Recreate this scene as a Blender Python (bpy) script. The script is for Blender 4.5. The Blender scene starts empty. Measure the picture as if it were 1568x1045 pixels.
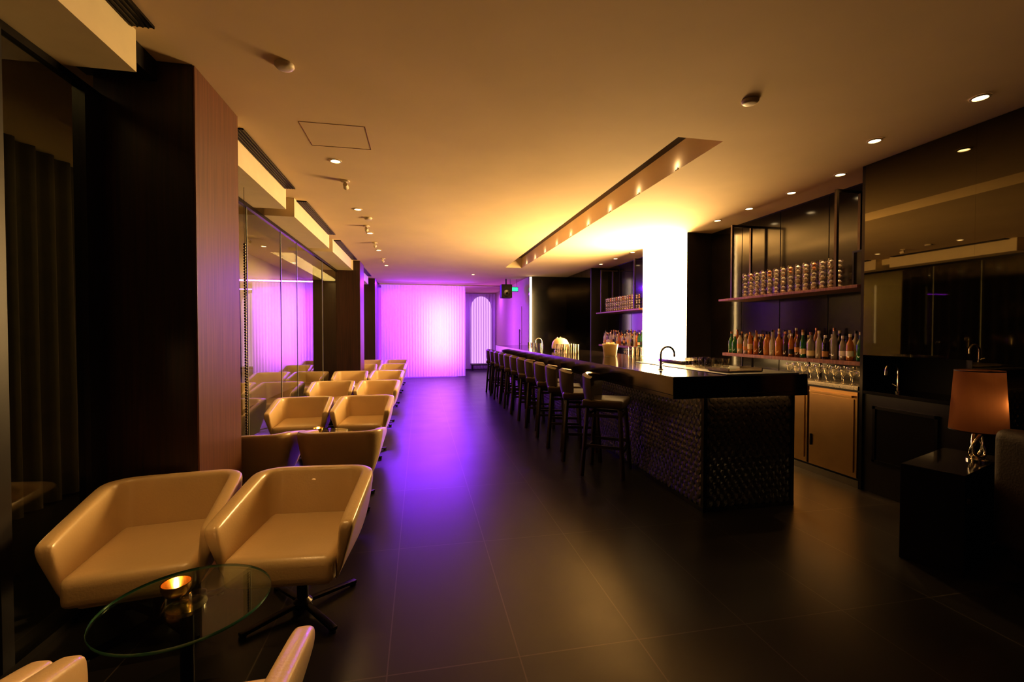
import bpy, bmesh, math, random
from mathutils import Vector, Matrix
random.seed(7)
S=bpy.context.scene
S.view_settings.view_transform='Standard'
try: S.view_settings.look='Medium High Contrast'
except Exception:
    S.view_settings.look='None'
S.view_settings.exposure=0.0
ZC=3.1
R=math.radians

# ------------------------------------------------------------ materials
def newmat(name):
    m=bpy.data.materials.new(name); m.use_nodes=True
    return m, m.node_tree.nodes, m.node_tree.links
def pm(name,col,rough=.5,metal=0,spec=.5,coat=0,trans=0,bump=None,var=0,vscale=8):
    m,n,l=newmat(name); p=n['Principled BSDF']
    p.inputs['Base Color'].default_value=(*col,1)
    p.inputs['Roughness'].default_value=rough
    p.inputs['Metallic'].default_value=metal
    p.inputs['Specular IOR Level'].default_value=spec
    p.inputs['Coat Weight'].default_value=coat
    p.inputs['Transmission Weight'].default_value=trans
    tc=n.new('ShaderNodeTexCoord')
    if var:
        nz=n.new('ShaderNodeTexNoise'); nz.inputs['Scale'].default_value=vscale; nz.inputs['Detail'].default_value=4
        l.new(tc.outputs['Object'],nz.inputs['Vector'])
        r=n.new('ShaderNodeValToRGB')
        r.color_ramp.elements[0].position=.3; r.color_ramp.elements[1].position=.7
        r.color_ramp.elements[0].color=(*[c*(1-var) for c in col],1)
        r.color_ramp.elements[1].color=(*[min(1,c*(1+var)) for c in col],1)
        l.new(nz.outputs['Fac'],r.inputs['Fac']); l.new(r.outputs['Color'],p.inputs['Base Color'])
    if bump:
        nz=n.new('ShaderNodeTexNoise'); nz.inputs['Scale'].default_value=bump[0]; nz.inputs['Detail'].default_value=3
        l.new(tc.outputs['Object'],nz.inputs['Vector'])
        b=n.new('ShaderNodeBump'); b.inputs['Strength'].default_value=bump[1]; b.inputs['Distance'].default_value=.01
        l.new(nz.outputs['Fac'],b.inputs['Height']); l.new(b.outputs['Normal'],p.inputs['Normal'])
    return m
def emat(name,col,s,stripes=False):
    m,n,l=newmat(name); n.remove(n['Principled BSDF'])
    e=n.new('ShaderNodeEmission'); e.inputs[0].default_value=(*col,1); e.inputs[1].default_value=s
    if stripes:
        tc=n.new('ShaderNodeTexCoord'); w=n.new('ShaderNodeTexWave'); w.inputs['Scale'].default_value=3.2; w.inputs['Distortion'].default_value=.6
        r=n.new('ShaderNodeValToRGB'); r.color_ramp.elements[0].color=(*[c*.45 for c in col],1); r.color_ramp.elements[1].color=(*col,1)
        l.new(tc.outputs['Object'],w.inputs[0]); l.new(w.outputs['Fac'],r.inputs[0]); l.new(r.outputs[0],e.inputs[0])
    l.new(e.outputs[0],n['Material Output'].inputs[0]); return m
def glassmat(name,tint,refl=1.0,ior=1.5):
    m,n,l=newmat(name); n.remove(n['Principled BSDF'])
    t=n.new('ShaderNodeBsdfTransparent'); t.inputs[0].default_value=(*tint,1)
    g=n.new('ShaderNodeBsdfGlossy'); g.inputs['Roughness'].default_value=0.0
    g.inputs[0].default_value=(refl,refl,refl*.97,1)
    f=n.new('ShaderNodeFresnel'); geo=n.new('ShaderNodeNewGeometry')
    mr=n.new('ShaderNodeMapRange'); mr.inputs[3].default_value=ior; mr.inputs[4].default_value=1/ior   # same reflectance on both sides
    l.new(geo.outputs['Backfacing'],mr.inputs[0]); l.new(mr.outputs[0],f.inputs[0])
    x=n.new('ShaderNodeMixShader')
    l.new(f.outputs[0],x.inputs[0]); l.new(t.outputs[0],x.inputs[1]); l.new(g.outputs[0],x.inputs[2])
    l.new(x.outputs[0],n['Material Output'].inputs[0]); return m
def wood(name,c1,c2):
    m,n,l=newmat(name); p=n['Principled BSDF']; p.inputs['Roughness'].default_value=.42
    tc=n.new('ShaderNodeTexCoord'); mp=n.new('ShaderNodeMapping'); mp.inputs['Scale'].default_value=(22,22,.6)
    nz=n.new('ShaderNodeTexNoise'); nz.inputs['Scale'].default_value=3; nz.inputs['Detail'].default_value=6
    r=n.new('ShaderNodeValToRGB'); r.color_ramp.elements[0].position=.35; r.color_ramp.elements[1].position=.65
    r.color_ramp.elements[0].color=(*c1,1); r.color_ramp.elements[1].color=(*c2,1)
    l.new(tc.outputs['Object'],mp.inputs[0]); l.new(mp.outputs[0],nz.inputs['Vector']); l.new(nz.outputs['Fac'],r.inputs[0]); l.new(r.outputs[0],p.inputs['Base Color'])
    return m

M={}
M['ceil']=pm('ceiling_plaster',(.74,.58,.37),.85,spec=.2,var=.04,vscale=1.5)
M['cream']=pm('cream_paint',(.66,.55,.36),.7,var=.03)
M['dark']=pm('dark_laminate',(.012,.009,.008),.35,var=.2)
M['blackgloss']=pm('black_gloss',(.008,.006,.005),.12,spec=.6,var=.2)
M['black']=pm('black_matte',(.006,.005,.005),.6,var=.2)
M['wood']=wood('walnut_veneer',(.085,.032,.012),(.150,.056,.022))
M['shelfwood']=wood('shelf_wood',(.16,.065,.03),(.30,.13,.06))
M['wooddark']=wood('dark_walnut',(.018,.008,.004),(.040,.014,.007))
M['leather']=pm('cream_leather',(.60,.44,.235),.30,spec=.55,coat=.15,bump=(90,.10),var=.05,vscale=3)
M['leatherbrown']=pm('brown_leather',(.022,.011,.006),.6,spec=.2,bump=(80,.15),var=.1)
M['leatherblack']=pm('black_leather',(.060,.040,.025),.33,bump=(80,.15),var=.1)
M['chrome']=pm('chrome',(.75,.72,.68),.12,1,var=.03)
M['darkmetal']=pm('dark_metal',(.05,.045,.04),.3,1,var=.1)
M['framemetal']=pm('bronze_frame',(.09,.07,.05),.35,1,var=.1)
M['brass']=pm('brushed_brass_steel',(.62,.40,.16),.33,1,var=.10,vscale=3)
M['gold']=pm('gold_metal',(.85,.5,.14),.22,1,var=.04)
M['mirror']=pm('smoked_mirror',(.125,.11,.075),.02,1,var=.01)
M['steel']=pm('steel_worktop',(.4,.36,.3),.25,1,var=.05)
M['scale']=pm('bronze_black_scale',(.045,.036,.025),.26,spec=.9,coat=.3,var=.2)
M['glass']=glassmat('window_glass',(.86,.87,.76),1.0,1.68)
M['joint']=pm('glass_joint',(.25,.27,.2),.3,var=.05)
M['tglass']=glassmat('tabletop_glass',(.84,.93,.86),1.0,1.5)
M['tedge']=pm('glass_edge_green',(.05,.16,.11),.1,spec=.8,var=.1)
M['clear']=glassmat('clear_glassware',(.86,.84,.80),1.0,1.8)
M['frost']=pm('cut_glass_white',(.90,.84,.74),.12,spec=.9,trans=.3,var=.4,vscale=70)
M['whitewash']=pm('pale_terrace_stone',(.60,.52,.34),.6,var=.06,vscale=2)
M['glow']=emat('backlit_onyx_panel',(1,.65,.27),62)
M['strip']=emat('backlit_strip',(1,.75,.5),6)
M['arch']=emat('arch_glow_painted_folds',(.78,.36,1.0),1.3,True)  # lit arch painted as emission, darker stripes stand for shaded folds
M['lampglow']=emat('downlight_lens',(1,.72,.38),14)
M['exit']=emat('exit_green',(.05,.9,.35),1.6)
M['led']=emat('warm_led',(1,.62,.26),10)
M['white']=pm('white_plastic',(.6,.5,.36),.5,var=.03)
M['flame']=emat('candle_flame',(1,.55,.15),12)
M['ice']=pm('frosted_bucket',(.9,.75,.45),.4,trans=.2,var=.04)

m,n,l=newmat('dark_floor_tiles'); p=n['Principled BSDF']
tc=n.new('ShaderNodeTexCoord'); mp=n.new('ShaderNodeMapping'); mp.inputs['Location'].default_value=(.15,.35,0)
bk=n.new('ShaderNodeTexBrick'); bk.offset=0; bk.inputs['Scale'].default_value=1
bk.inputs['Brick Width'].default_value=.6; bk.inputs['Row Height'].default_value=1.2; bk.inputs['Mortar Size'].default_value=.0035
bk.inputs['Color1'].default_value=(.016,.0135,.012,1); bk.inputs['Color2'].default_value=(.019,.016,.014,1); bk.inputs['Mortar'].default_value=(.065,.055,.045,1)
nz=n.new('ShaderNodeTexNoise'); nz.inputs['Scale'].default_value=2.2; nz.inputs['Detail'].default_value=2
mx=n.new('ShaderNodeMixRGB'); mx.blend_type='MULTIPLY'; mx.inputs[0].default_value=.5
mr=n.new('ShaderNodeMapRange'); mr.inputs[1].default_value=.15; mr.inputs[2].default_value=.85; mr.inputs[3].default_value=.28; mr.inputs[4].default_value=.34
rr=n.new('ShaderNodeValToRGB'); rr.color_ramp.elements[0].color=(.8,.8,.8,1); rr.color_ramp.elements[0].position=.15; rr.color_ramp.elements[1].color=(1.1,1.1,1.1,1); rr.color_ramp.elements[1].position=.85
l.new(tc.outputs['Object'],mp.inputs[0]); l.new(mp.outputs[0],bk.inputs[0]); l.new(tc.outputs['Object'],nz.inputs['Vector'])
l.new(nz.outputs['Fac'],rr.inputs[0]); l.new(bk.outputs['Color'],mx.inputs[1]); l.new(rr.outputs[0],mx.inputs[2]); l.new(mx.outputs[0],p.inputs['Base Color'])
l.new(nz.outputs['Fac'],mr.inputs[0]); l.new(mr.outputs[0],p.inputs['Roughness']); p.inputs['Specular IOR Level'].default_value=.44
M['floor']=m

def curtainmat(name,col,tr=.5):
    m,n,l=newmat(name); n.remove(n['Principled BSDF'])
    d=n.new('ShaderNodeBsdfDiffuse'); t=n.new('ShaderNodeBsdfTranslucent'); x=n.new('ShaderNodeMixShader'); x.inputs[0].default_value=tr
    tc=n.new('ShaderNodeTexCoord'); mp=n.new('ShaderNodeMapping'); mp.inputs['Scale'].default_value=(60,1,.5)
    nz=n.new('ShaderNodeTexNoise'); nz.inputs['Scale'].default_value=1
    r=n.new('ShaderNodeValToRGB'); r.color_ramp.elements[0].color=(*[c*.85 for c in col],1); r.color_ramp.elements[1].color=(*col,1)
    l.new(tc.outputs['Object'],mp.inputs[0]); l.new(mp.outputs[0],nz.inputs['Vector']); l.new(nz.outputs['Fac'],r.inputs[0])
    l.new(r.outputs[0],d.inputs[0]); l.new(r.outputs[0],t.inputs[0])
    l.new(d.outputs[0],x.inputs[1]); l.new(t.outputs[0],x.inputs[2]); l.new(x.outputs[0],n['Material Output'].inputs[0]); return m
M['sheer']=curtainmat('sheer_white_voile',(.9,.88,.9),.55)
M['drape']=pm('dark_drape',(.022,.015,.010),.9,var=.2)
M['shade']=curtainmat('linen_lampshade',(.30,.145,.065),.6)

# ------------------------------------------------------------ builder
class B:
    def __init__(s): s.bm=bmesh.new(); s.mats=[]
    def mi(s,mat):
        mat=M[mat] if isinstance(mat,str) else mat
        if mat not in s.mats: s.mats.append(mat)
        return s.mats.index(mat)
    def box(s,c,d,mat,rz=0,bev=0,seg=2,mtx=None):
        k=s.mi(mat)
        mt=mtx if mtx else Matrix.Translation(c)@Matrix.Rotation(rz,4,'Z')
        r=bmesh.ops.create_cube(s.bm,size=1,matrix=mt@Matrix.Diagonal((*d,1)))
        vs=r['verts']; fs=set(f for v in vs for f in v.link_faces)
        for f in fs: f.material_index=k
        if bev:
            es=list(set(e for v in vs for e in v.link_edges))
            rb=bmesh.ops.bevel(s.bm,geom=es,offset=bev,segments=seg,profile=.6,affect='EDGES')
            for f in rb['faces']: f.material_index=k
    def b2(s,lo,hi,mat,bev=0,seg=2):
        c=[(a+b)/2 for a,b in zip(lo,hi)]; d=[abs(b-a) for a,b in zip(lo,hi)]
        s.box(c,d,mat,0,bev,seg)
    def lathe(s,prof,c,mat,seg=20,cap=True,mtx=None):
        k=s.mi(mat); mt=mtx if mtx else Matrix.Translation(c)
        rings=[]
        for r,z in prof:
            rings.append([s.bm.verts.new(mt@Vector((r*math.cos(2*math.pi*i/seg),r*math.sin(2*math.pi*i/seg),z))) for i in range(seg)])
        for a,b in zip(rings,rings[1:]):
            for i in range(seg):
                f=s.bm.faces.new((a[i],a[(i+1)%seg],b[(i+1)%seg],b[i])); f.material_index=k
        if cap:
            f=s.bm.faces.new(rings[0][::-1]); f.material_index=k
            f=s.bm.faces.new(rings[-1]); f.material_index=k
    def rod(s,p0,p1,r0,r1,mat,seg=10):
        p0=Vector(p0);p1=Vector(p1); d=p1-p0; q=d.to_track_quat('Z','Y').to_matrix().to_4x4()
        s.lathe([(r0,0),(r1,d.length)],None,mat,seg,True,Matrix.Translation(p0)@q)
    def tube(s,pts,r,mat,seg=8):
        k=s.mi(mat); pts=[Vector(p) for p in pts]; rings=[]
        up=None
        for i,p in enumerate(pts):
            t=(pts[min(i+1,len(pts)-1)]-pts[max(i-1,0)]).normalized()
            if up is None: up=t.orthogonal().normalized()
            else: up=(up-t*up.dot(t)).normalized()
            bn=t.cross(up)
            rings.append([s.bm.verts.new(p+r*(math.cos(2*math.pi*j/seg)*up+math.sin(2*math.pi*j/seg)*bn)) for j in range(seg)])
        for a,b in zip(rings,rings[1:]):
            for i in range(seg):
                f=s.bm.faces.new((a[i],a[(i+1)%seg],b[(i+1)%seg],b[i])); f.material_index=k
        f=s.bm.faces.new(rings[0][::-1]); f.material_index=k
        f=s.bm.faces.new(rings[-1]); f.material_index=k
    def mesh(s,name,smooth=True):
        me=bpy.data.meshes.new(name)
        bmesh.ops.recalc_face_normals(s.bm,faces=s.bm.faces)
        s.bm.to_mesh(me); s.bm.free()
        for m in s.mats: me.materials.append(m)
        if smooth:
            for p in me.polygons: p.use_smooth=True
            me.set_sharp_from_angle(angle=math.radians(40))
        return me
    def obj(s,name,loc=(0,0,0),rz=0,smooth=True):
        return place(s.mesh(name,smooth),name,loc,rz)
def place(me,name,loc=(0,0,0),rz=0,parent=None):
    o=bpy.data.objects.new(name,me); S.collection.objects.link(o); o.location=loc; o.rotation_euler=(0,0,rz)
    if parent: o.parent=parent
    return o
def empty(name,loc,rz=0):
    o=bpy.data.objects.new(name,None); S.collection.objects.link(o); o.location=loc; o.rotation_euler=(0,0,rz); o.empty_display_size=.1; return o
def light(kind,name,loc,e,col,rot=(0,0,0),size=.05,sy=None,spot=None,blend=.6,parent=None):
    d=bpy.data.lights.new(name,kind); d.energy=e; d.color=col
    if kind=='AREA':
        d.size=size
        if sy: d.shape='RECTANGLE'; d.size_y=sy
    else: d.shadow_soft_size=size
    if kind=='SPOT': d.spot_size=math.radians(spot or 90); d.spot_blend=blend
    o=bpy.data.objects.new(name,d); S.collection.objects.link(o); o.location=loc; o.rotation_euler=rot
    if parent: o.parent=parent
    return o
WARM=(1,.60,.23)

# ------------------------------------------------------------ room shell
b=B(); b.b2((-3.5,-1.7,-.1),(4.8,19.2,0),'floor'); b.obj('floor',smooth=False)
SX0,SX1,SY0,SY1=2.055,2.466,3.38,11.0
b=B()
b.b2((-3.5,-1.7,ZC),(4.8,SY0,ZC+.25),'ceil'); b.b2((-3.5,SY1,ZC),(4.8,19.2,ZC+.25),'ceil')
b.b2((-3.5,SY0,ZC),(SX0,SY1,ZC+.25),'ceil'); b.b2((SX1,SY0,ZC),(4.8,SY1,ZC+.25),'ceil')
b.b2((-3.5,-1.7,ZC+.25),(4.8,19.2,ZC+.3),'dark')
b.obj('ceiling',smooth=False)
b=B(); b.b2((-3.5,-1.7,0),(4.8,-1.6,ZC),'dark'); b.obj('wall_behind',smooth=False)
b=B(); b.b2((-3.5,19.0,0),(4.8,19.1,ZC),'dark'); b.obj('wall_far',smooth=False)
b=B(); b.b2((-3.5,-1.6,0),(-3.4,3.6,ZC),'dark'); b.b2((-3.5,3.6,0),(-3.4,19,ZC),'whitewash'); b.obj('wall_terrace',smooth=False)
b=B(); b.b2((-3.4,14.7,0),(-1.31,19,ZC),'dark'); b.obj('wall_left',smooth=False)
b=B()
b.b2((4.6,3.6,0),(4.7,12.7,ZC),'dark')
for i in range(4): b.b2((4.595,3.7+i*.72,.98),(4.6,4.405+i*.72,ZC-.02),'blackgloss')
for i in range(4): b.b2((4.595,8.05+i*.66,.98),(4.6,8.69+i*.66,ZC-.02),'blackgloss')
b.obj('wall_right',smooth=False)
b=B(); b.b2((4.15,10.67,0),(4.594,10.72,ZC),'dark'); b.b2((4.18,10.72,0),(4.594,12.6,ZC),'dark'); b.obj('wall_right_pier',smooth=False)
b=B(); b.b2((3.05,12.6,0),(4.7,12.7,ZC),'blackgloss'); b.b2((3.05,12.7,0),(3.15,19,ZC),'cream')
b.b2((3.035,13.6,0),(3.05,14.5,2.3),'cream'); b.rod((3.0,13.72,1.1),(3.0,13.72,1.6),.012,.012,'darkmetal')
b.rod((3.0,13.72,1.15),(3.05,13.72,1.15),.008,.008,'darkmetal');b.rod((3.0,13.72,1.55),(3.05,13.72,1.55),.008,.008,'darkmetal')
b.obj('wall_bar_end',smooth=False)
b=B(); b.b2((3.05,12.58,.9),(3.11,12.6,ZC-.02),'strip'); b.obj('light_strip')
b=B(); b.b2((4.16,6.56,0),(4.594,8.0,ZC-.001),'dark'); b.b2((4.145,6.57,.85),(4.16,7.99,ZC-.002),'glow'); b.obj('backlit_panel',smooth=False)
NZ=1.30
b=B()
b.b2((4.15,2.72,NZ),(4.17,3.6,ZC-.002),'mirror'); b.b2((4.15,-1.6,.02),(4.17,2.7195,ZC-.002),'mirror')
b.b2((4.17,-1.6,0),(4.25,2.715,ZC-.002),'dark'); b.b2((4.17,2.715,NZ),(4.6,3.6,ZC-.002),'dark')
b.b2((4.15,3.6,0),(4.6,3.63,ZC-.002),'darkmetal')
b.b2((4.6,2.7,0),(4.65,3.6,NZ),'black')
b.obj('wall_mirror_panels',smooth=False)
b=B()
for y0,y1 in ((10.72,11.34),(11.35,11.97),(11.98,12.6)): b.b2((4.15,y0,1.0),(4.18,y1,ZC-.002),'mirror')
b.b2((4.15,10.72,0),(4.18,12.6,.99),'dark'); b.obj('wall_mirror_far',smooth=False)

for i,(y0,y1) in enumerate(((3.04,3.70),(10.6,11.3),(14.0,14.7))):
    b=B(); b.b2((-1.82,y0,0),(-1.315,y1,ZC-.001),'wooddark'); b.b2((-1.325,y0+.004,0),(-1.305,y1-.004,ZC-.002),'wood',.002); b.obj('column',smooth=False)
b=B()
for y0,y1 in ((-1.6,2.75),(3.70,5.46),(5.8,7.9),(8.2,10.6),(11.3,13.6)):
    b.b2((-1.85,y0,2.88),(-1.45,y1,ZC-.001),'cream')
for y0,y1 in ((5.46,5.8),(7.9,8.2),(13.6,14)): b.b2((-1.85,y0,2.98),(-1.62,y1,ZC-.001),'cream')
b.b2((-1.85,2.75,2.98),(-1.5,3.04,ZC-.001),'dark')
b.obj('trim_beam',smooth=False)
def vent(y0,y1):
    b=B(); b.b2((-1.45,y0,ZC-.012),(-1.34,y1,ZC-.001),'black')
    for k in range(5): x=-1.445+k*.025; b.b2((x,y0,ZC-.016),(x+.007,y1,ZC-.002),'darkmetal')
    b.obj('ceiling_vent',smooth=False)
vent(-.5,2.7); vent(3.9,5.4); vent(5.9,7.8); vent(8.3,10.4); vent(11.5,13.4)
def window(name,y0,y1,muls,zt=2.88,mm='dark'):
    b=B(); b.b2((-1.802,y0,.03),(-1.798,y1,zt-.005),'glass')
    b.b2((-1.83,y0,0),(-1.77,y1,.04),'darkmetal'); b.b2((-1.82,y0,zt-.04),(-1.78,y1,zt-.001),'darkmetal')
    for (ym,w) in muls:
        t=.03 if mm=='dark' else .006
        b.b2((-1.80-t,ym-w/2,.04),(-1.80+t,ym+w/2,zt-.04),mm)
    if mm=='dark':
        b.rod((-1.74,2.24,.85),(-1.74,2.24,1.5),.014,.014,'chrome'); b.rod((-1.74,2.24,.9),(-1.8,2.24,.9),.008,.008,'chrome'); b.rod((-1.74,2.24,1.45),(-1.8,2.24,1.45),.008,.008,'chrome')
    b.obj(name,smooth=False)
window('window_1',-1.6,3.04,((2.95,.12),(2.36,.06),(.9,.06)))
window('window_2',3.70,10.6,((5.3,.014),(6.5,.014),(7.3,.014),(9.1,.014)),mm='joint')
window('window_3',11.3,14.0,((12.6,.014),),mm='joint')
def drape(name,x0,y0,x1,y1,z0,z1,mat,per=.11,amp=.035,N=None):
    L=math.hypot(x1-x0,y1-y0); N=N or int(L/per*8); bm=bmesh.new(); ux,uy=(x1-x0)/L,(y1-y0)/L; rows=6; V=[]
    for j in range(rows+1):
        row=[]
        for i in range(N+1):
            s_=L*i/N; a=amp*(.6+.4*j/rows)*math.sin(2*math.pi*s_/per+.5*math.sin(s_*3.1)+.15*j*math.sin(s_*5))
            row.append(bm.verts.new((x0+ux*s_-uy*a,y0+uy*s_+ux*a,z1+(z0-z1)*j/rows)))
        V.append(row)
    for j in range(rows):
        for i in range(N): bm.faces.new((V[j][i],V[j][i+1],V[j+1][i+1],V[j+1][i]))
    me=bpy.data.meshes.new(name); bm.to_mesh(me); bm.free(); me.materials.append(M[mat])
    for p in me.polygons: p.use_smooth=True
    return place(me,name)
drape('dark_curtain',-2.5,.6,-2.5,2.5,0.02,ZC-.02,'drape',.16,.05)
drape('dark_curtain',-3.2,3.0,-3.2,9.0,0.02,ZC-.02,'drape',.20,.06)
light('AREA','terrace_fill',(-2.6,12.0,3.05),75,(1,.66,.28),size=.4,sy=5)  # added fill brightening the stone wall behind the glass, source unseen
light('AREA','terrace_fill_near',(-2.15,1.6,3.05),2.5,(1,.66,.28),size=.2,sy=2)  # weak added fill so the near drape shows, source unseen

drape('sheer_curtain',-1.25,15.45,1.5,15.45,.02,ZC-.03,'sheer',.09,.014)
drape('sheer_curtain',1.2,18.4,3.03,18.4,.02,ZC-.03,'sheer',.13,.025)
b=B(); b.b2((-1.3,15.38,ZC-.03),(3.04,15.52,ZC-.001),'white'); b.obj('curtain_track',smooth=False)
bm=bmesh.new(); cols=[]  # self-glowing arch shape in place of light falling on the curtain
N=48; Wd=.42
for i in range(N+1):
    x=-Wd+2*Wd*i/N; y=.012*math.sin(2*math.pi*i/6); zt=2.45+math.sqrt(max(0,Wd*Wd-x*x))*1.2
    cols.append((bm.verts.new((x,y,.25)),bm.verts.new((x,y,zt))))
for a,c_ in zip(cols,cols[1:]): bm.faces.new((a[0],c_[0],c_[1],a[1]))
me=bpy.data.meshes.new('arch_glow_patch'); bm.to_mesh(me); bm.free(); me.materials.append(M['arch']); place(me,'arch_glow_patch',(2.42,18.33,0))
b=B(); b.box((0,0,.22),(.9,.35,.05),'dark',0,.01); b.box((-.4,0,.1),(.05,.3,.2),'dark'); b.box((.4,0,.1),(.05,.3,.2),'dark'); b.obj('lobby_bench',(2.42,18.0,0))
PINK=(1.0,.24,.86); VIO=(.30,.035,1.0)
light('AREA','curtain_backlight_pink',(.70,16.0,1.5),50,PINK,rot=(R(-90),0,0),size=1.0,sy=2.0)
light('AREA','curtain_backlight_violet',(.0,16.4,1.6),150,VIO,rot=(R(-90),0,0),size=2.6,sy=2.9)
light('AREA','curtain_wash_violet',(.3,14.9,3.06),260,(.20,.015,1.0),rot=(R(-12),0,0),size=2.8,sy=.12)
light('AREA','lobby_violet',(2.3,17.3,3.0),40,(.34,.05,1),size=1.2,sy=.3)

# ------------------------------------------------------------ ceiling fittings
def downlight(x,y,e=60,col=WARM,lit=True,spot=95,blend=.7):
    b=B(); b.lathe([(.055,0),(.055,-.006),(.042,-.008),(.040,-.002)],(0,0,0),'white',24,False)
    b.lathe([(.040,-.003),(.001,-.003)],(0,0,0),'lampglow' if lit else 'black',24,False)
    o=b.obj('ceiling_downlight',(x,y,ZC-.001))
    if lit and e: light('SPOT','spot_lamp',(0,0,-.03),e,col,size=.03,spot=spot,blend=blend,parent=o)
def smoke(x,y):
    b=B(); b.lathe([(.055,0),(.055,-.01),(.045,-.022),(.03,-.026),(.001,-.027)],(0,0,0),'white',24,False); b.obj('smoke_detector',(x,y,ZC-.001))
def track(x,y,e=0):
    b=B(); b.lathe([(.045,0),(.045,-.012),(.018,-.016),(.016,-.026)],(0,0,0),'white',20)
    b.rod((-.0,-.02,-.042),(.0,.045,-.056),.022,.028,'white',14); b.rod((.0,0,-.02),(.0,0,-.05),.01,.01,'white')
    o=b.obj('ceiling_spotlight',(x,y,ZC-.001))
    if e: light('SPOT','spot_lamp',(0,.06,-.07),e,WARM,rot=(R(18),0,0),size=.02,spot=55,blend=.7,parent=o)
downlight(-.9,2.0,76,spot=72); downlight(-1.0,1.0,35,spot=80); downlight(-.76,4.47,4,spot=50)
for x,y,e in ((-.78,6.16,32),(-.78,7.6,40),(-.78,9.15,40),(-.78,11.2,40),(1.43,12.5,6)): downlight(x,y,e,spot=75)
for x,y in ((-.76,5.04),(-.78,7.1),(-.78,8.4),(-.78,10.2)): track(x,y,50 if y<9 else 30)
for x,y in ((-.78,2.93),(2.21,2.75),(-.7,6.6)): smoke(x,y)
for y in (3.85,4.46,5.14,5.77): downlight(4.13,y,40)
for y in (8.4,9.2,10.0): downlight(4.13,y,22)
downlight(3.70,2.41,1.2); downlight(3.68,3.12,8)
b=B()
for lo,hi in (((-.89,3.69),(-.41,3.694)),((-.89,4.136),(-.41,4.14)),((-.89,3.69),(-.886,4.14)),((-.414,3.69),(-.41,4.14))):
    b.b2((*lo,ZC-.002),(*hi,ZC),'shelfwood')
b.obj('ceiling_access_panel',smooth=False)
for i in range(9):
    y=4.07+i*.8
    b=B(); b.box((0,0,0),(.012,.05,.012),'white',0,.002)
    o=b.obj('slot_led_puck',(SX1-.007,y,ZC+.012)); light('POINT','slot_lamp',(-.035,0,.03),.3,(1,.78,.48),size=.012,parent=o)
b=B(); b.box((0,0,0),(.26,.03,.11),'exit',0,.004); b.box((0,0.02,0),(.29,.02,.14),'black'); b.rod((-.1,0.02,.06),(-.1,.02,.30),.005,.005,'darkmetal'); b.rod((.1,0.02,.06),(.1,.02,.30),.005,.005,'darkmetal'); b.obj('exit_sign',(2.75,13.4,2.8))
b=B(); b.box((0,0,0),(.32,.3,.40),'black',0,.02); b.lathe([(.11,0),(.10,.012),(.03,-.0)],None,'darkmetal',20,True,Matrix.Translation((0,-.151,-.06))@Matrix.Rotation(math.pi/2,4,'X')); b.rod((0,0,.2),(0,0,.37),.02,.02,'black'); b.obj('wall_speaker',(2.50,13.3,2.72))

# ------------------------------------------------------------ lounge chair
CW=.335
def shell_mesh():
    bm=bmesh.new()
    W=CW; D=.33; Rr=.15
    pts=[(W,y,(1,0)) for y in (-.35,-.32,-.20,-.08,.06)]
    for k in range(6):
        a=math.pi/2*k/5; pts.append((W-Rr+Rr*math.cos(a),D-Rr+Rr*math.sin(a),(math.cos(a),math.sin(a))))
    pts+= [(x,D,(0,1)) for x in (.07,-.07)]
    for k in range(6):
        a=math.pi/2+math.pi/2*k/5; pts.append((-(W-Rr)+Rr*math.cos(a),D-Rr+Rr*math.sin(a),(math.cos(a),math.sin(a))))
    pts+=[(-W,y,(-1,0)) for y in (.06,-.08,-.20,-.32,-.35)]
    rings=[]
    for i,(x,y,n) in enumerate(pts):
        f=max(0,min(1,(y+.35)/.55)); top=.60+.10*f
        end=(i in(0,len(pts)-1))
        prof=[(-.085,.29),(-.050,.37),(-.018,.48),(.01,top-.05),(.008,top-.008),(-.006,top),(-.046,top),(-.062,top-.008),(-.068,top-.05),(-.078,.48),(-.090,.37),(-.105,.29)]
        if end:
            c=(-.045,(top+.29)/2)
            prof=[(c[0]+(o-c[0])*.78,c[1]+(z-c[1])*.96) for o,z in prof]
        ring=[]
        for o,z in prof:
            yy=y
            if y<-.3: yy=y+ .07*(1-(z-.29)/.4)
            ring.append(bm.verts.new((x+n[0]*o,yy+n[1]*o,z)))
        rings.append(ring)
    for a,b_ in zip(rings,rings[1:]):
        m_=len(a)
        for i in range(m_): bm.faces.new((a[i],a[(i+1)%m_],b_[(i+1)%m_],b_[i]))
    for r in (rings[0],rings[-1]): bm.faces.new(r)
    bmesh.ops.recalc_face_normals(bm,faces=bm.faces)
    me=bpy.data.meshes.new('shell'); bm.to_mesh(me); bm.free(); me.materials.append(M['leather'])
    for p in me.polygons: p.use_smooth=True
    return me
def seat_mesh():
    b=B(); b.box((0,-.04,.375),(.51,.59,.14),'leather',0,.045,4)
    for v in b.bm.verts:
        if v.co.z>.40: v.co.z+=.022*(1-(v.co.x/.26)**2)*(1-((v.co.y+.04)/.31)**2)
        if v.co.y<-.27: v.co.y-=.02*(1-(v.co.x/.26)**2)
    b.box((0,0,.295),(.44,.54,.05),'leather',0,.02,2)
    return b.mesh('seat')
def base_mesh():
    b=B(); b.lathe([(.03,.02),(.03,.26),(.09,.265),(.09,.285)],(0,0,0),'darkmetal',16)
    b.lathe([(.05,.02),(.05,.05),(.03,.07)],(0,0,0),'darkmetal',16)
    for k in range(4):
        a=math.pi/4+k*math.pi/2; d=Vector((math.cos(a),math.sin(a),0))
        b.box(None,(.30,.035,.018),'darkmetal',mtx=Matrix.Translation(d*.17+Vector((0,0,.032)))@Matrix.Rotation(a,4,'Z')@Matrix.Rotation(math.radians(4),4,'Y'),bev=.004)
        b.lathe([(.018,0),(.018,.012)],(d.x*.305,d.y*.305,0),'black',10)
    return b.mesh('swivel_base')
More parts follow.
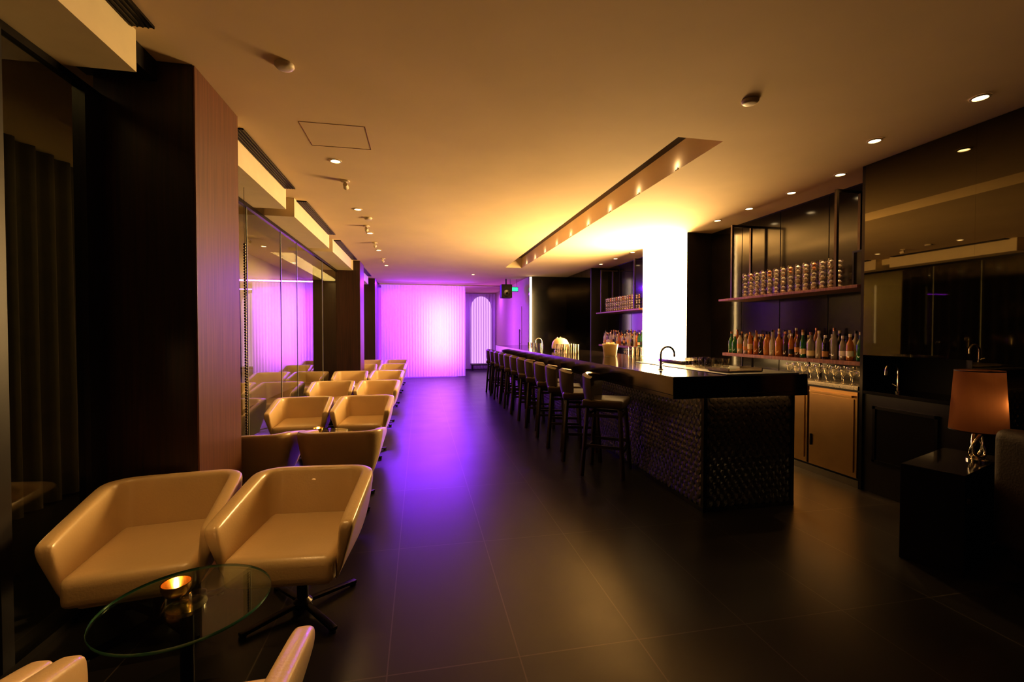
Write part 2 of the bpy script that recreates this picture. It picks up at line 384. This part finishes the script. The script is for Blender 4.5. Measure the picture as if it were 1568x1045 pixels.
SH,SE,BA=shell_mesh(),seat_mesh(),base_mesh()
def chair(x,y,rz):
    e=empty('lounge_chair',(x,y,0),rz)
    o=place(SH,'shell',parent=e); m_=o.modifiers.new('s','SUBSURF'); m_.levels=2; m_.render_levels=2
    place(SE,'seat',parent=e); place(BA,'swivel_base',parent=e)
chair(-1.33,2.65,R(7)); chair(-.635,2.64,R(-5))
chair(-1.36,1.19,R(178)); chair(-.66,1.19,R(181))
chair(-1.38,4.22,R(180)); chair(-.66,4.22,R(180))
for y in (5.85,7.75,9.75,11.8,13.6):
    chair(-1.40,y,R(3)); chair(-.68,y,R(-3))

def table(x,y,r=.295):
    b=B()
    b.lathe([(.001,.44),(r,.44)],(0,0,0),'tglass',64,False); b.lathe([(.001,.452),(r,.452)],(0,0,0),'tglass',64,False)
    b.lathe([(r,.44),(r+.002,.446),(r,.452)],(0,0,0),'tedge',64,False)
    b.lathe([(.07,.425),(.07,.44)],(0,0,0),'chrome',20); b.lathe([(.025,.02),(.025,.425)],(0,0,0),'darkmetal',16)
    b.lathe([(.17,0),(.17,.012),(.03,.022)],(0,0,0),'darkmetal',32)
    b.obj('glass_coffee_table',(x,y,0))
    b=B(); b.lathe([(.02,0),(.04,.010),(.052,.034),(.054,.055),(.050,.055),(.047,.034),(.033,.016),(.002,.013)],(0,0,0),'gold',28,False)
    b.lathe([(.016,.013),(.016,.028)],(0,0,0),'white',14); b.lathe([(.005,.029),(.007,.037),(.001,.05)],(0,0,0),'flame',8)
    o=b.obj('candle_bowl',(x-.06,y+.05,.4525)); light('POINT','candle_flame',(0,0,.06),.4,(1,.55,.2),size=.01,parent=o)
    b=B(); b.lathe([(.024,0),(.028,.004),(.03,.032),(.027,.032),(.024,.008),(.001,.006)],(0,0,0),'clear',20,False); b.obj('glass_ashtray',(x+.04,y,.4525))
table(-.91,2.0); table(-1.0,5.04)
for y in (8.75,10.8,12.72): table(-1.02,y,.27)

b=B()
z=.02
while z<2.34:
    b.lathe([(.002,-.012),(.010,-.007),(.012,0),(.010,.007),(.002,.012)],(0,0,z+.012),'framemetal',8); z+=.026
b.rod((0,0,0),(0,0,2.88),.002,.002,'darkmetal',6)
b.obj('bead_chain',(-1.62,4.72,0))

# ------------------------------------------------------------ bar
BX0,BX1,BY0,BY1=2.34,3.20,3.42,12.0
b=B()
b.b2((BX0,BY0,0),(BX1,BY1,1.008),'black')
b.b2((BX0-.02,BY0-.02,0),(BX1+.01,BY1,.035),'darkmetal')
b.b2((BX0-.015,BY0-.015,0),(BX0+.02,BY0+.02,1.0),'darkmetal'); b.b2((BX1-.02,BY0-.015,0),(BX1+.012,BY0+.02,1.0),'darkmetal')
k=b.mi('scale')
def scale(cx,cz,fx):
    r=.040; N=8
    c=b.bm.verts.new(fx(cx,.012,cz)); vs=[]
    for i in range(N):
        a=2*math.pi*i/N+math.pi/8
        u=cx+r*math.cos(a)*.95; zz=cz+r*math.sin(a); dep=.006-.006*math.sin(a)*1.0
        vs.append(b.bm.verts.new(fx(u,dep,zz)))
    for i in range(N):
        f=b.bm.faces.new((c,vs[i],vs[(i+1)%N])); f.material_index=k
row=0; z=.07
while z<.97:
    off=.035 if row%2 else 0
    u=BX0+.045+off
    while u<BX1-.04: scale(u,z,lambda u,d,z_:(u,BY0-d,z_)); u+=.07
    u=BY0+.045+off
    while u<BY1-.03: scale(u,z,lambda u,d,z_:(BX0-d,u,z_)); u+=.07
    z+=.052; row+=1
b.obj('bar_counter_body',smooth=False)
b=B()
b.b2((1.98,3.30,1.01),(3.24,BY1+.02,1.16),'blackgloss',.004)
b.b2((1.98,3.30,.98),(2.02,BY1+.02,1.01),'blackgloss'); b.b2((2.02,3.30,.98),(3.24,3.34,1.01),'blackgloss'); b.b2((3.21,3.34,.98),(3.24,BY1+.02,1.01),'blackgloss')
b.b2((2.5,3.35,1.16),(3.20,5.0,1.166),'black',.002)
b.obj('bar_countertop',smooth=False)
b=B(); b.b2((2.24,3.5,1.0),(2.255,BY1,1.009),'led'); b.b2((2.36,3.36,1.0),(3.18,3.37,1.009),'led'); b.obj('bar_led_strip',smooth=False)
light('AREA','cabinet_door_fill',(3.30,5.0,.97),5,WARM,rot=(0,R(-55),0),size=.03,sy=3)  # added fill to brighten the brass cabinet doors, no lamp modelled

def stool_mesh():
    b=B()
    for sx in (-1,1):
        for sy in (-1,1):
            p0=Vector((sx*.215,sy*.215,0)); p1=Vector((sx*.17,sy*.17,.72))
            q=(p1-p0).to_track_quat('Z','Y').to_matrix().to_4x4()
            b.box(None,(.035,.035,(p1-p0).length),'wooddark',mtx=Matrix.Translation((p0+p1)/2)@q,bev=.004)
    for z_,w in ((.27,.198),(.64,.176)):
        for s_ in (-1,1):
            b.box((0,s_*w,z_),(2*w,.022,.03),'wooddark'); b.box((s_*w,0,z_+.05 if z_<.5 else z_),(.022,2*w,.03),'wooddark')
    b.box((0,-.198,.29),(.38,.026,.01),'darkmetal')
    b.box((0,0,.765),(.45,.44,.09),'leatherblack',0,.035,4)
    k=b.mi('leatherblack'); N=14; rings=[]
    for i in range(N+1):
        a=math.radians(-58+116*i/N)
        cx=math.sin(a)*.245; cy=-.03+math.cos(a)*.25
        n=Vector((math.sin(a),math.cos(a),0)); e=1 if 0<i<N else .6
        tz=1.08-.04*abs(math.sin(a))**2
        ring=[]
        for o,z_ in ((-.02,.78),(.012,.78),(.022*e+.01,.88),(.022*e+.02,tz-.02),(.005,tz),(-.018,tz-.015),(-.022*e,.92)):
            ring.append(b.bm.verts.new((cx+n.x*o,cy+n.y*o,z_)))
        rings.append(ring)
    for a_,c_ in zip(rings,rings[1:]):
        for i in range(7):
            f=b.bm.faces.new((a_[i],a_[(i+1)%7],c_[(i+1)%7],c_[i])); f.material_index=k
    for r_ in (rings[0],rings[-1]): f=b.bm.faces.new(r_); f.material_index=k
    return b.mesh('bar_stool')
ST=stool_mesh()
for i in range(12):
    y=4.60+i*.625
    place(ST,'bar_stool',(1.97 if i==0 else 1.90,y,0),R(55 if i==0 else 76+random.uniform(-5,5)))

def tap(name,loc,rz=0,h=.24,mat='chrome',w=.07):
    b=B(); b.lathe([(.025,0),(.025,.01),(.014,.015),(.014,.04)],(0,0,0),mat,16)
    pts=[(0,0,.03),(0,0,h*.5)]+[( -w+w*math.cos(a),0,h*.62+w*math.sin(a)) for a in [math.pi*k/10 for k in range(11)]]+[(-2*w,0,h*.5)]
    b.tube(pts,.010,mat,10); b.rod((0,0,.05),(.0,.05,.07),.005,.005,mat); b.obj(name,loc,rz)
tap('bar_tap',(2.22,3.92,1.161),R(180)); tap('bar_tap',(2.6,9.6,1.161),R(0))
glassprofs={'tumbler':[(.03,0),(.034,.004),(.037,.09),(.034,.09),(.031,.01),(.001,.008)],
 'wine':[(.032,0),(.03,.003),(.005,.008),(.004,.07),(.02,.085),(.036,.115),(.034,.155),(.030,.17)],
 'high':[(.027,0),(.03,.004),(.032,.15),(.030,.15),(.027,.01),(.001,.008)]}
def glasses(name,items,z):
    b=B()
    for x,y,t in items: b.lathe(glassprofs[t],(x,y,z),'clear',14,False)
    b.obj(name)
glasses('bar_glasses',[(2.75+.09*i+random.uniform(-.01,.01),3.95+.11*j,'tumbler') for i in range(3) for j in range(4)],1.167)
glasses('highball_glasses',[(2.35+.08*i,7.3+.12*j,'high') for i in range(4) for j in range(4)],1.161)
glasses('tumbler_glasses',[(2.9+.08*i,5.7+.12*j,'high') for i in range(3) for j in range(3)],1.161)
b=B(); b.box((0,0,.006),(.36,.26,.012),'steel',0,.003)
for k in (-1,1): b.box((k*.175,0,.02),(.01,.26,.025),'steel')
b.obj('serving_tray',(2.78,3.62,1.167),R(4))
b=B(); b.lathe([(.085,0),(.09,.005),(.115,.17),(.12,.18),(.112,.18),(.085,.02),(.001,.015)],(0,0,0),'ice',28,False)
for i in range(12):
    a=random.uniform(0,6.28); r_=random.uniform(0,.07); b.box((r_*math.cos(a),r_*math.sin(a),.15+random.uniform(0,.05)),(.04,.04,.04),'ice',a,.006)
b.obj('ice_bucket',(2.75,6.3,1.161))
b=B(); b.lathe([(.12,0),(.12,.02),(.02,.03),(.02,.05)],(0,0,0),'chrome',24)
b.lathe([(.16,.05),(.162,.10),(.15,.16),(.12,.21),(.075,.24),(.02,.25),(.001,.25)],(0,0,0),'ice',32,False); b.lathe([(.012,.25),(.016,.265),(.001,.275)],(0,0,0),'chrome',12,False); b.obj('domed_cloche',(2.55,8.1,1.161))
b=B(); b.lathe([(.05,0),(.055,.01),(.06,.16),(.045,.2),(.02,.22),(.018,.25)],(0,0,0),'steel',20); b.obj('cocktail_shaker',(2.7,8.8,1.161))
b=B()
for i in range(9): b.lathe([(.03,0),(.033,.1)],(2.5+.3*random.random(),10.0+i*.16,1.161),'clear' if i%2 else 'steel',12,True)
b.obj('barware_cups')
b=B(); b.box((0,0,.02),(.4,.5,.035),'steel',0,.006); b.box((0,0,.036),(.34,.44,.006),'black'); b.obj('bar_sink_insert',(2.98,4.72,1.167))

# ------------------------------------------------------------ back bar
bott=[pm('bottle_'+n_,c,.05,spec=.9,trans=t,var=.05) for n_,c,t in (('green',(.03,.20,.07),.3),('amber',(.55,.20,.04),.4),('clear',(.80,.74,.62),.5),('dark',(.03,.018,.01),.1),('brown',(.12,.05,.02),.2),('whisky',(.80,.36,.08),.5),('smoke',(.45,.42,.36),.4),('clearb',(.95,.90,.78),.6))]
lab=[pm('label_'+n_,c,.6,var=.05) for n_,c in (('cream',(.8,.66,.40)),('white',(.85,.80,.70)),('black',(.03,.03,.03)),('tan',(.50,.26,.09)))]
def bottles(name,y0,y1,x0,z,rows=2,step=.09):
    b=B()
    for r_ in range(rows):
        y=y0+.03*r_
        while y<y1:
            h=random.uniform(.24,.35); w=random.uniform(.028,.042); g=random.choice(bott)
            x=x0+r_*.10+random.uniform(-.01,.01); sh=h*random.uniform(.5,.68)
            b.lathe([(w*.9,0),(w,.008),(w,sh),(w*.85,sh+.02),(.014,sh+.055),(.012,h-.03)],(x,y,z),g,14)
            b.lathe([(.014,h-.03),(.014,h)],(x,y,z),random.choice([lab[2],lab[1],lab[3],M['gold'],lab[0]]),10)
            if random.random()<.65:
                q=random.uniform(.15,.4); b.lathe([(w+.001,sh*q),(w+.001,sh*(q+.35))],(x,y,z),random.choice(lab),14,False)
            y+=step+random.uniform(-.005,.014)
    b.obj(name)
def stacks(name,y0,y1,x0,z):
    b=B(); pk=pm(name+'_pattern',(.75,.36,.20),.2,spec=.9,trans=.2,var=.3,vscale=60)
    c_=0
    for r_ in range(2):
        y=y0
        while y<y1:
            for lv in range(3):
                zz=z+.001+lv*.105; c_+=1
                b.lathe([(.028,0),(.024,.01),(.033,.03),(.026,.05),(.035,.075),(.030,.102)],(x0+.1*r_,y,zz),'clear',12,False)
                b.lathe([(.006,.008),(.022,.026),(.008,.046),(.024,.07),(.010,.088)],(x0+.1*r_,y,zz),pk if c_%9==0 else M['frost'],8)
            y+=.108
    b.obj(name)
def bay(y0,y1,f0,f1):
    b=B()
    b.b2((4.17,y0,.0),(4.594,y1,.07),'black'); b.b2((4.18,y0,.07),(4.594,y1,.95),'dark')
    b.b2((4.14,y0,.95),(4.594,y1,.99),'steel',.003)
    n_=max(1,round((y1-y0)/.62)); w=(y1-y0)/n_
    for i in range(n_):
        a=y0+i*w+.012; c=y0+(i+1)*w-.012
        b.b2((4.155,a,.09),(4.18,c,.93),'brass',.004)
        b.b2((4.145,a+.03,.14),(4.155,c-.03,.86),'brass',.003)
        b.b2((4.118,a+.03,.875),(4.145,c-.03,.895),'brass',.003)
        b.b2((4.13,c-.05,.30),(4.155,c-.035,.42),'darkmetal')
    b.b2((4.16,y0,.0),(4.18,y1,.07),'steel')
    b.obj('back_bar_cabinet',smooth=False)
    b=B(); b.b2((4.22,y0+.02,1.185),(4.594,f1+.25,1.225),'shelfwood',.003)
    for y in (y0+.05,(y0+f1)/2,f1+.2): b.b2((4.5,y,.99),(4.52,y+.02,1.19),'darkmetal')
    b.obj('bottle_shelf',smooth=False)
    b=B(); b.b2((4.15,f0-.25,1.95),(4.594,f1+.25,1.98),'shelfwood',.002)
    for y in (f0,f1):
        t=.028
        b.b2((4.17,y,1.98),(4.17+t,y+t,2.95),'framemetal'); b.b2((4.46,y,1.98),(4.46+t,y+t,2.95),'framemetal')
        b.b2((4.17,y,2.95),(4.594,y+t,2.95+t),'framemetal')
    b.obj('hanging_shelf',smooth=False)
    stacks('stacked_glasses',f0+.12,f1-.1,4.24,1.98)
    bottles('liquor_bottles',y0+.12,f1+.2,4.30,1.226)
    glasses('wine_glasses',[(4.25+.09*j,y0+.15+.1*i,'wine') for i in range(9) for j in range(2)],.991)
    light('AREA','shelf_led',(4.35,(y0+f1)/2,1.18),4,WARM,size=.03,sy=(f1-y0)*.9)
bay(3.64,6.55,3.92,5.51)
bay(8.02,10.65,8.4,10.1)
b=B(); b.b2((4.3,3.68,1.981),(4.58,3.86,2.34),'black',.004); b.b2((4.298,3.70,2.0),(4.3,3.84,2.32),'blackgloss'); b.obj('speaker_box',smooth=False)
b=B(); b.b2((4.17,2.72,0),(4.594,3.595,.93),'dark'); b.b2((4.15,2.72,.93),(4.594,3.595,.96),'blackgloss')
b.b2((4.15,2.72,0),(4.17,2.76,NZ),'dark')
for lo,hi in (((2.95,.30),(3.5,.325)),((2.95,.80),(3.5,.825)),((2.95,.30),(2.975,.825)),((3.475,.30),(3.5,.825))): b.b2((4.15,*lo),(4.17,*hi),'darkmetal')
b.b2((4.162,2.97,.32),(4.172,3.48,.81),'blackgloss'); b.obj('service_niche_cabinet',smooth=False)
tap('niche_tap',(4.34,3.42,.961),R(0),.32)

# ------------------------------------------------------------ right foreground
ang=math.atan2(.34,.94)
b=B()
L_,W_=.80,.32
b.box((L_/2,0,.62),(L_,W_,.035),'blackgloss',0,.004)
b.box((.015,0,.30),(.03,W_,.605),'blackgloss',0,.003); b.box((L_-.015,0,.30),(.03,W_,.605),'blackgloss',0,.003)
b.box((L_/2,W_/2-.01,.30),(L_-.06,.02,.60),'blackgloss'); b.box((L_/2,0,.33),(L_-.06,W_-.02,.02),'blackgloss'); b.box((L_/2,0,.06),(L_-.06,W_-.02,.02),'blackgloss')
b.obj('side_table',(3.215,2.315,0),ang,smooth=False)
b=B(); b.box((0,0,.02),(.22,.16,.03),'wood',0,.004); b.box((.0,0,.045),(.2,.15,.02),'leather',0,.003); b.obj('stacked_books',(3.50,2.40,.342),ang)
lx,ly=3.74,2.41; b=B()
b.lathe([(.06,0),(.06,.012),(.02,.02),(.012,.03)],(0,0,0),'chrome',28)
pts=[]
for k_ in range(33):
    a=2*math.pi*k_/32; pts.append((.045*math.sin(a)+.012*math.sin(2*a),.02*math.cos(a*1),.105-.08*math.cos(a)))
b.tube(pts,.010,'chrome',10); pts2=[(-p[0],-p[1],p[2]) for p in pts]; b.tube(pts2,.010,'chrome',10)
b.rod((0,0,.18),(0,0,.36),.007,.007,'chrome')
b.lathe([(.017,.33),(.03,.36),(.032,.39),(.02,.42),(.001,.43)],(0,0,0),'white',14)
b.lathe([(.150,.205),(.126,.62)],(0,0,0),'shade',40,False)
b.lathe([(.151,.205),(.151,.212)],(0,0,0),'leatherbrown',40,False); b.lathe([(.127,.613),(.127,.62)],(0,0,0),'leatherbrown',40,False)
for a in (0,2.09,4.19): b.rod((0,0,.60),(.126*math.cos(a),.126*math.sin(a),.612),.003,.003,'chrome',6)
b.rod((0,0,.42),(0,0,.60),.004,.004,'chrome',6)
o=b.obj('table_lamp',(lx,ly,.638)); light('POINT','lamp_bulb',(.05,-.08,.40),.7,(1,.58,.24),size=.02,parent=o)
b=B()
b.box((0,0,.25),(.62,.62,.26),'leatherbrown',0,.05,3); b.box((0,-.04,.42),(.50,.54,.13),'leatherbrown',0,.05,3)
b.box((0,.30,.58),(.70,.15,.72),'leatherbrown',0,.07,4); b.box((-.32,-.02,.42),(.13,.66,.5),'leatherbrown',0,.06,4); b.box((.32,-.02,.42),(.13,.66,.5),'leatherbrown',0,.06,4)
for sx in (-1,1):
    for sy in (-1,1): b.rod((sx*.25,sy*.25,0),(sx*.25,sy*.25,.14),.015,.02,'wooddark')
b.obj('armchair',(3.68,1.70,0),R(75))

w=bpy.data.worlds.new('world'); S.world=w; w.use_nodes=True
w.node_tree.nodes['Background'].inputs[0].default_value=(.02,.012,.006,1); w.node_tree.nodes['Background'].inputs[1].default_value=.3
c=bpy.data.cameras.new('camera'); c.lens=16.0; c.sensor_width=36; c.clip_start=.05
co=bpy.data.objects.new('camera',c); S.collection.objects.link(co); co.location=(0,0,1.52); co.rotation_euler=(R(90-1.15),0,R(-11.4)); S.camera=co
